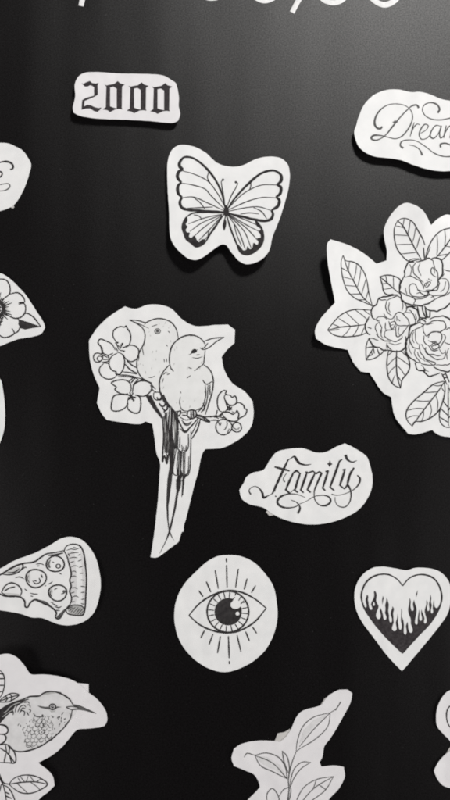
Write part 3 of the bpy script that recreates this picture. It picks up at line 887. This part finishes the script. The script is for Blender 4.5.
# ------------------------------------------------------------------ pizza
T = (0, 530, 4.09)
c = Cutout('pizza_cutout', 'paper cutout of a pizza slice with melting cheese, its tip running off left',
           tr(nums("0 158 60 125 140 95 200 65 250 35 290 28 330 38 365 70 390 110 405 160 413 220 405 280 385 335 350 370 300 388 250 388 210 375 170 360 130 358 90 345 45 335 0 328 -60 315 -120 285 -125 230 -70 185"), T),
           1.0, [('fold', 84, 580, 1, .25, .08, 4)])
P = 'crust'
c.lines(P, T, "262 86 270 68 296 58 326 65 341 90 349 140 354 200 351 270 348 320 340 346 310 349 276 341 270 326 281 309; 262 86 273 106 280 130 289 165 291 185 285 205 291 230 285 250 293 280 285 306 275 318", 1.2)
c.fill(P, T, "276 322 290 310 312 307 336 312 346 326 340 342 312 347 284 340", 's', M_PALE)
c.lines(P, T, "272 84 290 78 306 80 330 72; 276 100 296 94 322 92; 282 116 300 112 318 114; 330 100 318 104; 286 134 304 128; 334 122 318 128; 290 152 306 146 320 150; 340 148 322 154; 292 172 304 168 312 174; 344 176 326 178; 288 194 304 188 316 194; 346 206 330 204; 290 216 304 212; 350 232 328 230; 292 238 308 236 318 242; 348 254 330 256; 290 258 306 254; 294 276 310 270 322 276; 348 282 332 284; 290 296 306 292; 346 304 330 300; 284 108 278 96; 312 74 298 70", 0.65, 't')
c.lines(P, T, "282 332 300 318; 290 337 308 316; 298 341 320 316; 308 344 330 318; 318 345 338 322; 328 345 343 330; 278 324 296 314", 0.7, mat=M_GREY)
c.lines(P, T, "276 322 290 310 312 307 336 312 347 326", 0.9)
c.fill(P, T, "276 92 300 88 306 130 312 190 314 250 306 304 292 302 286 285 292 262 288 236 288 210 292 180 288 150 282 118", 's', M_TINT)
c.fill(P, T, "330 86 340 110 346 160 348 220 346 290 340 300 338 220 334 140", 's', M_TINT)
P = 'slice'
c.lines(P, T, "262 84 228 92 190 98 170 110 140 130 90 138 50 155 10 178 -50 214; 258 94 224 102 196 104", 1.15)
c.lines(P, T, "275 318 262 336 244 362 234 364 227 356 231 340 222 326 200 310 180 302 150 285 136 288 122 300 113 316 103 314 101 292 86 276 60 271 20 270 0 262 -40 244 -60 222 -50 214", 1.15)
c.fill(P, T, "140 286 162 286 190 294 204 308 186 304 164 298", 's', M_GREY)
c.fill(P, T, "246 340 270 320 258 346 242 364 232 358", 's', M_GREY)
c.lines(P, T, "62 196 80 192 100 200; 90 162 104 152 110 156; 196 222 206 218 216 210; 122 258 140 262 156 262; 124 270 136 272; 242 176 252 182; 146 140 168 138 180 144; 212 300 236 312; 150 148 162 146; 182 230 190 226; 222 312 240 318 252 312; 206 296 220 296; 100 240 112 250; 226 328 246 330", 0.8, 't')
for k, (x, y, a, b) in enumerate(((226, 139, 37, 32), (147, 198, 42, 37), (236, 257, 37, 33))):
    P = 'pepperoni' if k == 0 else 'pepperoni#%d' % (k + 1)
    c.ring(P, T, x, y, a, b, 1.1, wob=.03)
    c.lines(P, T, "%d %d %d %d %d %d" % (x - a * .72, y - b * .3, x - a * .82, y + b * .1, x - a * .6, y + b * .5), 0.6)
    c.fill(P, T, [[(x + a * .93 * math.cos(t), y + b * .93 * math.sin(t)) for t in (2.4, 2.8, 3.2, 3.6, 4.0)] + [(x - a * .55, y - b * .1)]], mat=M_WASH)
c.ring('pepperoni', T, 238, 148, 9, 8, .8)
c.lines('pepperoni', T, "206 122 200 140 206 154; 212 130 222 134", 0.7, mat=M_GREY)
c.lines('pepperoni#2', T, "134 208 146 220 164 212 160 196; 140 206 150 210; 168 182 174 196", 0.8)
c.disc('pepperoni#3', T, 263, 252, 7, 6, M_GREY)
c.lines('pepperoni#3', T, "222 244 234 238; 250 262 264 258", 0.7)
c.lines('pepperoni#4', T, "6 256 20 230 46 216 76 228 89 250 82 272; 6 256 30 270 60 274; 18 250 40 236; 36 238 62 232", 1.0)
c.fill('pepperoni#4', T, "10 258 40 258 78 262 78 270 50 271 24 266", mat=M_WASH)
c.lines('pepperoni#5', T, "8 181 40 158 90 139 94 150 76 172 42 183 8 181; 30 176 60 172 80 158", 1.0)
c.fill('pepperoni#5', T, "16 179 50 160 84 148 80 158 50 176", mat=M_WASH)
c.done()

# ------------------------------------------------------------------ hummingbird
T1, T2, T3 = (0, 650, 7.5), (50, 670, 7.5), (0, 720, 7.5)
c = Cutout('bird_cutout', 'cutout of one long billed bird with a scaled breast among leaves, corner taped',
           nums("0 654 8 653.3 14.7 656 20 660.7 24.7 667.3 29.5 674.6 32 675.6 44 676 52 677 62 679.3 71.3 682.7 78 687.3 86 694.7 95.3 702 102 710 105.3 716.7 105.7 724.7 103.3 729.3 96.7 731 86 732.2 76.5 733 73.5 735 60.7 750 50.7 758 37.5 764.8 38 766 45.3 772 51.3 780 53 789.3 46.7 795.3 40 800 34 806 20 815 0 820 -25 815 -48 790 -60 740 -55 690 -30 662"),
           1.0, [('fold', 82, 715, -1, -.2, .10, 2), ('fold', 33, 680, -1, .1, .06, 2), ('fold', 20, 668, -.3, -1, .05, 4)], M_PAPER2)
c.tab('adhesive_tab', tr(nums("190 118 278 128 279 202 230 190"), T2), -0.35, M_PAPER2)
P = 'bird_drawing'
c.line(P, T1, "-4 448 50 415 100 395 160 378 215 358 290 355 320 335 365 325 400 328 450 338", 1.2)
c.line(P, T2, "0 176 50 185 100 210 140 245 160 280", 1.2)
c.line(P, T2, "156 318 142 380 112 430 72 475 30 515 -4 548", 1.2)
c.line(P, T3, "452 93 420 125 370 165 310 205 250 230 180 244 130 242 90 225 60 196", 1.2)
c.fill(P, T3, "0 -150 90 -150 200 -170 300 -180 420 -190 520 -140 560 -40 530 10 452 90 420 122 370 162 310 202 250 226 180 240 130 238 90 220 64 190 60 110 70 60 30 20", 's', M_TINT)
c.fill(P + '/beak', T2, "160 279 200 288 262 316 336 350 334 353 262 331 200 319 155 321 166 312 200 308 160 298 110 296 120 292 166 290", mat=M_GREY)
c.lines(P + '/beak', T2, "160 280 200 289 262 317 336 351; 336 351 262 329 200 318 155 320; 110 296 160 294 205 306; 112 300 140 314 156 320", 0.8)
c.disc(P + '/eye', T1, 385, 442, 12)
c.ring(P + '/eye', T1, 385, 442, 23, 21, 1.0)
c.disc(P + '/eye', T1, 389, 438, 3.5, 3.5, M_PAPER2)
c.fill(P, T1, "272 428 300 434 330 440 364 440 362 462 330 456 296 446", mat=M_GREY)
c.fill(P, T1, "404 452 420 440 452 446 420 452 408 462", mat=M_GREY)
c.fill(P, T1, "360 462 372 472 398 472 410 462 404 480 376 484", mat=M_PALE)
c.fill(P, T1, "-6 452 60 414 112 394 168 382 206 372 214 378 170 392 140 412 112 424 96 452 104 470 74 474 44 500 14 536 -6 556")
c.fill(P, T1, "310 350 340 332 400 330 420 338 380 342 340 350", mat=M_PALE)
c.lines(P, T1, "112 470 120 430 150 404 190 392; 130 470 150 430 176 420 190 436; 150 462 166 440 186 446; 176 400 204 396 216 410; 198 420 216 420 222 440; 140 480 160 460 180 470 176 500; 210 452 224 460 216 482; 196 470 210 500; 100 470 96 490; 20 440 60 460; 40 420 88 440; 60 412 100 420", 0.8)
c.lines(P, T1, "60 440 100 412 150 396; 20 500 60 470 92 452; 30 470 70 440", 0.7, mat=M_PALE)
c.line(P, T1, "244 486 262 508 290 514 320 512", 0.9, mat=M_GREY)
c.fill(P, T1, "70 530 130 512 190 520 180 540 120 538 84 548", 's', M_WASH)
rr = random.Random(3)
body = tr(nums("330 -40 452 0 452 90 420 120 370 160 310 198 250 222 206 222 180 190 188 140 200 90 215 40 260 -30"), T3)
row = 0
yy = 694
while yy < 749:
    xx = 14 + (row % 2) * 2.4
    while xx < 72:
        x, y = xx + rr.uniform(-.7, .7), yy + rr.uniform(-.6, .6)
        if y > 717 and x < 56 + (y - 735) * .2 and inside((x, y), body):
            s = 2.15 + rr.uniform(-.35, .35)
            d = 0.5
            ca, sa = math.cos(d), math.sin(d)
            pts = [(x + s * (u * ca - v * sa), y + s * (u * sa + v * ca)) for u, v in ((-.9, -.7), (-1, .2), (-.3, .95), (.5, .85), (1, .1), (.9, -.6))]
            fade = max(0.0, (x - 34) / 26 + (734 - y) / 34)      # small and broken towards the throat
            if fade > .35 and rr.random() < fade * .75:
                continue
            if fade > .5:
                pts = pts[rr.randrange(0, 3):][:3]
            c.line(P, None, pts, rr.uniform(.32, .6), '', M_INK if rr.random() < .35 - .3 * fade else M_GREY)
        xx += 4.8
    yy += 3.7
    row += 1
head = tr(nums("280 520 330 480 372 490 420 470 520 468 525 520 500 580 440 600 380 620 300 640 180 640 160 590 200 530"), T1)
for k in range(150):
    x, y = rr.uniform(18, 72), rr.uniform(708, 740)
    if inside((x, y), head):
        l = rr.uniform(1.2, 2.6)
        a = math.radians(rr.uniform(100, 135))
        c.line(P, None, [(x, y), (x + l * .5 * math.cos(a) - .3, y + l * .5 * math.sin(a)), (x + l * math.cos(a), y + l * math.sin(a))], rr.uniform(.4, .75), 't', M_INK if rr.random() < .5 else M_GREY)
c.lines(P, T3, "140 30 130 50; 150 40 152 60; 176 118 190 130; 184 150 178 180; 190 180 210 210; 210 200 240 220", 0.6, 't', M_GREY)
c.lines('leaf', T1, "-4 142 22 168 37 220 30 290 12 340 -4 356; -4 170 30 180; -4 210 36 212; -4 260 32 262; -4 310 20 306", 0.9)
c.lines('leaf#2', T1, "-4 378 40 345 90 325 140 340 110 366 70 386 -4 388; -4 382 60 360 140 340; 40 345 60 360; 74 330 90 352; 40 386 62 360; 80 380 94 350", 0.85)
c.lines('leaf#3', T3, "-4 185 50 184 96 230 116 290 108 326 60 322 -4 316; -4 204 50 245 108 326; 40 184 50 245; 70 205 66 262; 30 318 44 250; 84 322 72 270", 1.0)
c.lines('leaf#4', T3, "65 485 100 445 160 425 230 430 300 460 345 505 290 545 220 565 150 555 100 520 65 485; 65 485 150 478 250 480 345 505", 0.95)
c.lines('leaf#4', T3, "145 428 160 450 186 478 205 432; 215 430 250 480; 300 460 262 482; 120 480 160 520 200 562; 220 480 270 520 290 545; 150 478 130 440", 0.6)
c.lines('leaf#5', T3, "10 480 60 510 104 600 110 660; 24 484 40 560 46 620; 10 480 -4 540; 36 540 70 560; 40 570 84 596", 0.9)
c.lines('stem', T3, "-4 400 10 440 28 472 65 485; -4 430 16 470 22 484", 1.1)
c.lines('petal', T1, "-4 556 24 560 50 574 62 600", 1.1)
c.lines('petal', T3, "-4 32 36 42 60 74 50 100 26 106 -4 102; 28 104 46 130 32 164 -4 182", 1.2)
c.done()

# ------------------------------------------------------------------ leafy sprig
T = (220, 680, 3.214)
c = Cutout('sprig_cutout', 'cutout of a thin pale line leafy sprig with two torn tape bits showing',
           tr(nums("410 30 380 32 345 55 325 80 265 100 245 120 230 155 215 180 195 198 130 195 70 205 45 220 37 250 45 275 80 290 110 305 125 330 128 345 110 365 90 385 66 420 90 480 190 520 290 490 330 430 350 385 385 345 401 310 398 280 370 275 326 279 320 265 330 245 335 215 360 180 395 120 420 70 425 42"), T),
           1.0, [('fold', 340, 700, 1, -1, .05, 4), ('fold', 250, 760, -1, 0, .04, 4)], M_PAPER2)
c.tab('torn_tape', tr(nums("318 92 330 70 336 60 346 54 352 46 368 42 364 60"), T), -0.4)
c.tab('torn_tape', tr(nums("170 206 178 192 186 172 208 168 226 157 228 176 214 200"), T), -0.4)
G = M_GREY
c.lines('leaf', T, "245 230 248 200 266 150 300 120 355 105; 355 105 346 150 300 195 262 218 245 230; 355 105 300 160 255 215", 0.65, mat=G)
c.lines('leaf', T, "355 105 374 92 388 70 372 98", 0.7, mat=G)
c.fill('leaf', T, "255 205 270 160 300 130 345 110 300 152", mat=M_TINT)
c.lines('leaf#2', T, "112 242 150 235 190 250 210 280 216 318; 112 242 130 275 170 295 216 318; 112 242 170 268 216 318; 78 248 86 236 112 242", 0.75, mat=G)
c.fill('leaf#2', T, "118 246 150 248 190 272 210 306 170 286 134 268", mat=M_TINT)
c.lines('leaf#3', T, "200 228 215 245 223 280 221 302; 200 228 206 262 220 300", 0.75, mat=G)
c.lines('leaf#4', T, "292 265 265 264 240 284 228 318 225 342; 292 265 262 284 240 312 226 344", 0.65, mat=G)
c.lines('leaf#5', T, "365 310 310 320 270 345 248 384 240 420; 365 310 340 352 300 384 240 420; 365 310 300 350 244 416; 310 320 300 350; 340 352 320 338", 0.65, mat=G)
c.lines('stem', T, "246 228 230 270 220 320 222 352 216 400 210 450", 0.8, mat=G)
c.lines('petal', T, "152 400 152 365 168 349 184 366 192 395 190 430; 190 374 205 352 226 346 226 372 212 410", 0.65, mat=G)
c.done()

# ------------------------------------------------------------------ pieces cut by the photo's edges
T = (0, 130, 7.5)
c = Cutout('script_cutout', 'rounded paper end with curled script strokes at the upper left edge',
           tr(nums("0 95 60 100 120 125 170 155 205 200 234 258 220 330 190 420 150 500 100 565 50 590 0 607 -110 620 -260 600 -350 500 -370 350 -310 200 -180 110"), T), 1.0, [('fold', 15, 175, 1, 0, .05, 4)])
c.tab('adhesive_tab', tr(nums("70 560 84 582 96 586 106 578 100 556"), T), -0.3)
c.line('flourish', T, "-60 262 0 243 40 236 80 246 99 270 95 290 76 296", (.5, .7, 1.1, 1.6, 1.7, 1.4, 1.0))
c.line('flourish#2', T, "-60 330 -10 312 12 316 16 332 4 350 -20 358", (.5, .8, 1.2, 1.2, .8))
c.line('flourish#3', T, "-60 420 0 410 30 404 64 404 76 420 60 442 20 456 -30 456", (.4, .5, .6, .8, .9, .6, .5), mat=M_GREY)
c.done()

T = (0, 260, 4.21)
c = Cutout('flower_cutout', 'pointed paper with a round petalled flower and half black leaf at left edge',
           tr(nums("0 55 30 70 70 105 110 150 150 210 185 265 190 285 175 310 140 322 80 332 30 350 0 362 -110 372 -210 340 -240 220 -190 100 -90 42"), T), 1.0, [('fold', 30, 320, 1, .4, .06, 4)])
c.lines('flower', T, "-40 90 0 80 26 85 41 110 40 142 8 168; 40 144 75 138 100 160 105 178; 78 186 102 184 108 210 96 235 65 246 22 226; 78 180 104 178; 75 246 86 270 76 300 58 310; 50 288 60 308 40 322 14 326 -10 310; -10 310 0 270 14 240; -40 320 -70 330 -100 300 -60 260; -60 160 -110 150 -120 110 -80 86 -40 90; -62 170 -120 180 -140 230 -100 262 -60 250", 1.0)
c.ring('flower', T, -16, 206, 28, 30, 1.1)
for k in range(34):
    a = k * math.tau / 34
    l = 50 + 22 * ((k * 7) % 5) / 4
    c.line('flower', T, [(-16 + 30 * math.cos(a), 206 + 30 * math.sin(a)), (-16 + l * math.cos(a), 206 + l * math.sin(a))], 1.5, 'z')
for k in range(8):
    a = k * math.tau / 8
    c.ring('flower', T, -16 + 20 * math.cos(a), 206 + 20 * math.sin(a), 6, 6, .6)
c.line('leaf', T, "84 246 110 224 140 240 160 264 172 281", 1.0)
c.fill('leaf', T, "80 250 120 262 174 282 142 286 106 293 86 287 77 270")
c.done()

c = Cutout('blank_cutout', 'bare white paper edge with no print, low on the left side',
           nums("0 379 3 390 5 413 4 430 0 443 -20 452 -48 446 -62 412 -46 374 -18 366"), 0.9, [])
c.done()

T = (420, 680, 6.667)
c = Cutout('notched_cutout', 'two lobed paper with a notch and one curved line at lower right edge',
           nums("450 690.5 444 695 437.3 707 436 720.5 437.3 726.5 442.5 733 450 741 452 745 450 751 444.8 755 438 762.5 433.8 770 436.5 777.5 442.5 785 450 788 472 790 502 772 508 722 482 692"), 0.9, [('fold', 445, 720, -1, 0, .08, 3)], M_PAPER2)
c.tab('torn_tape', tr(nums("172 500 184 478 200 452 214 440 224 470 200 506"), T), -0.35)
c.line('print', T, "260 160 200 174 180 205 178 260 200 312 250 330", 0.9)
c.done()
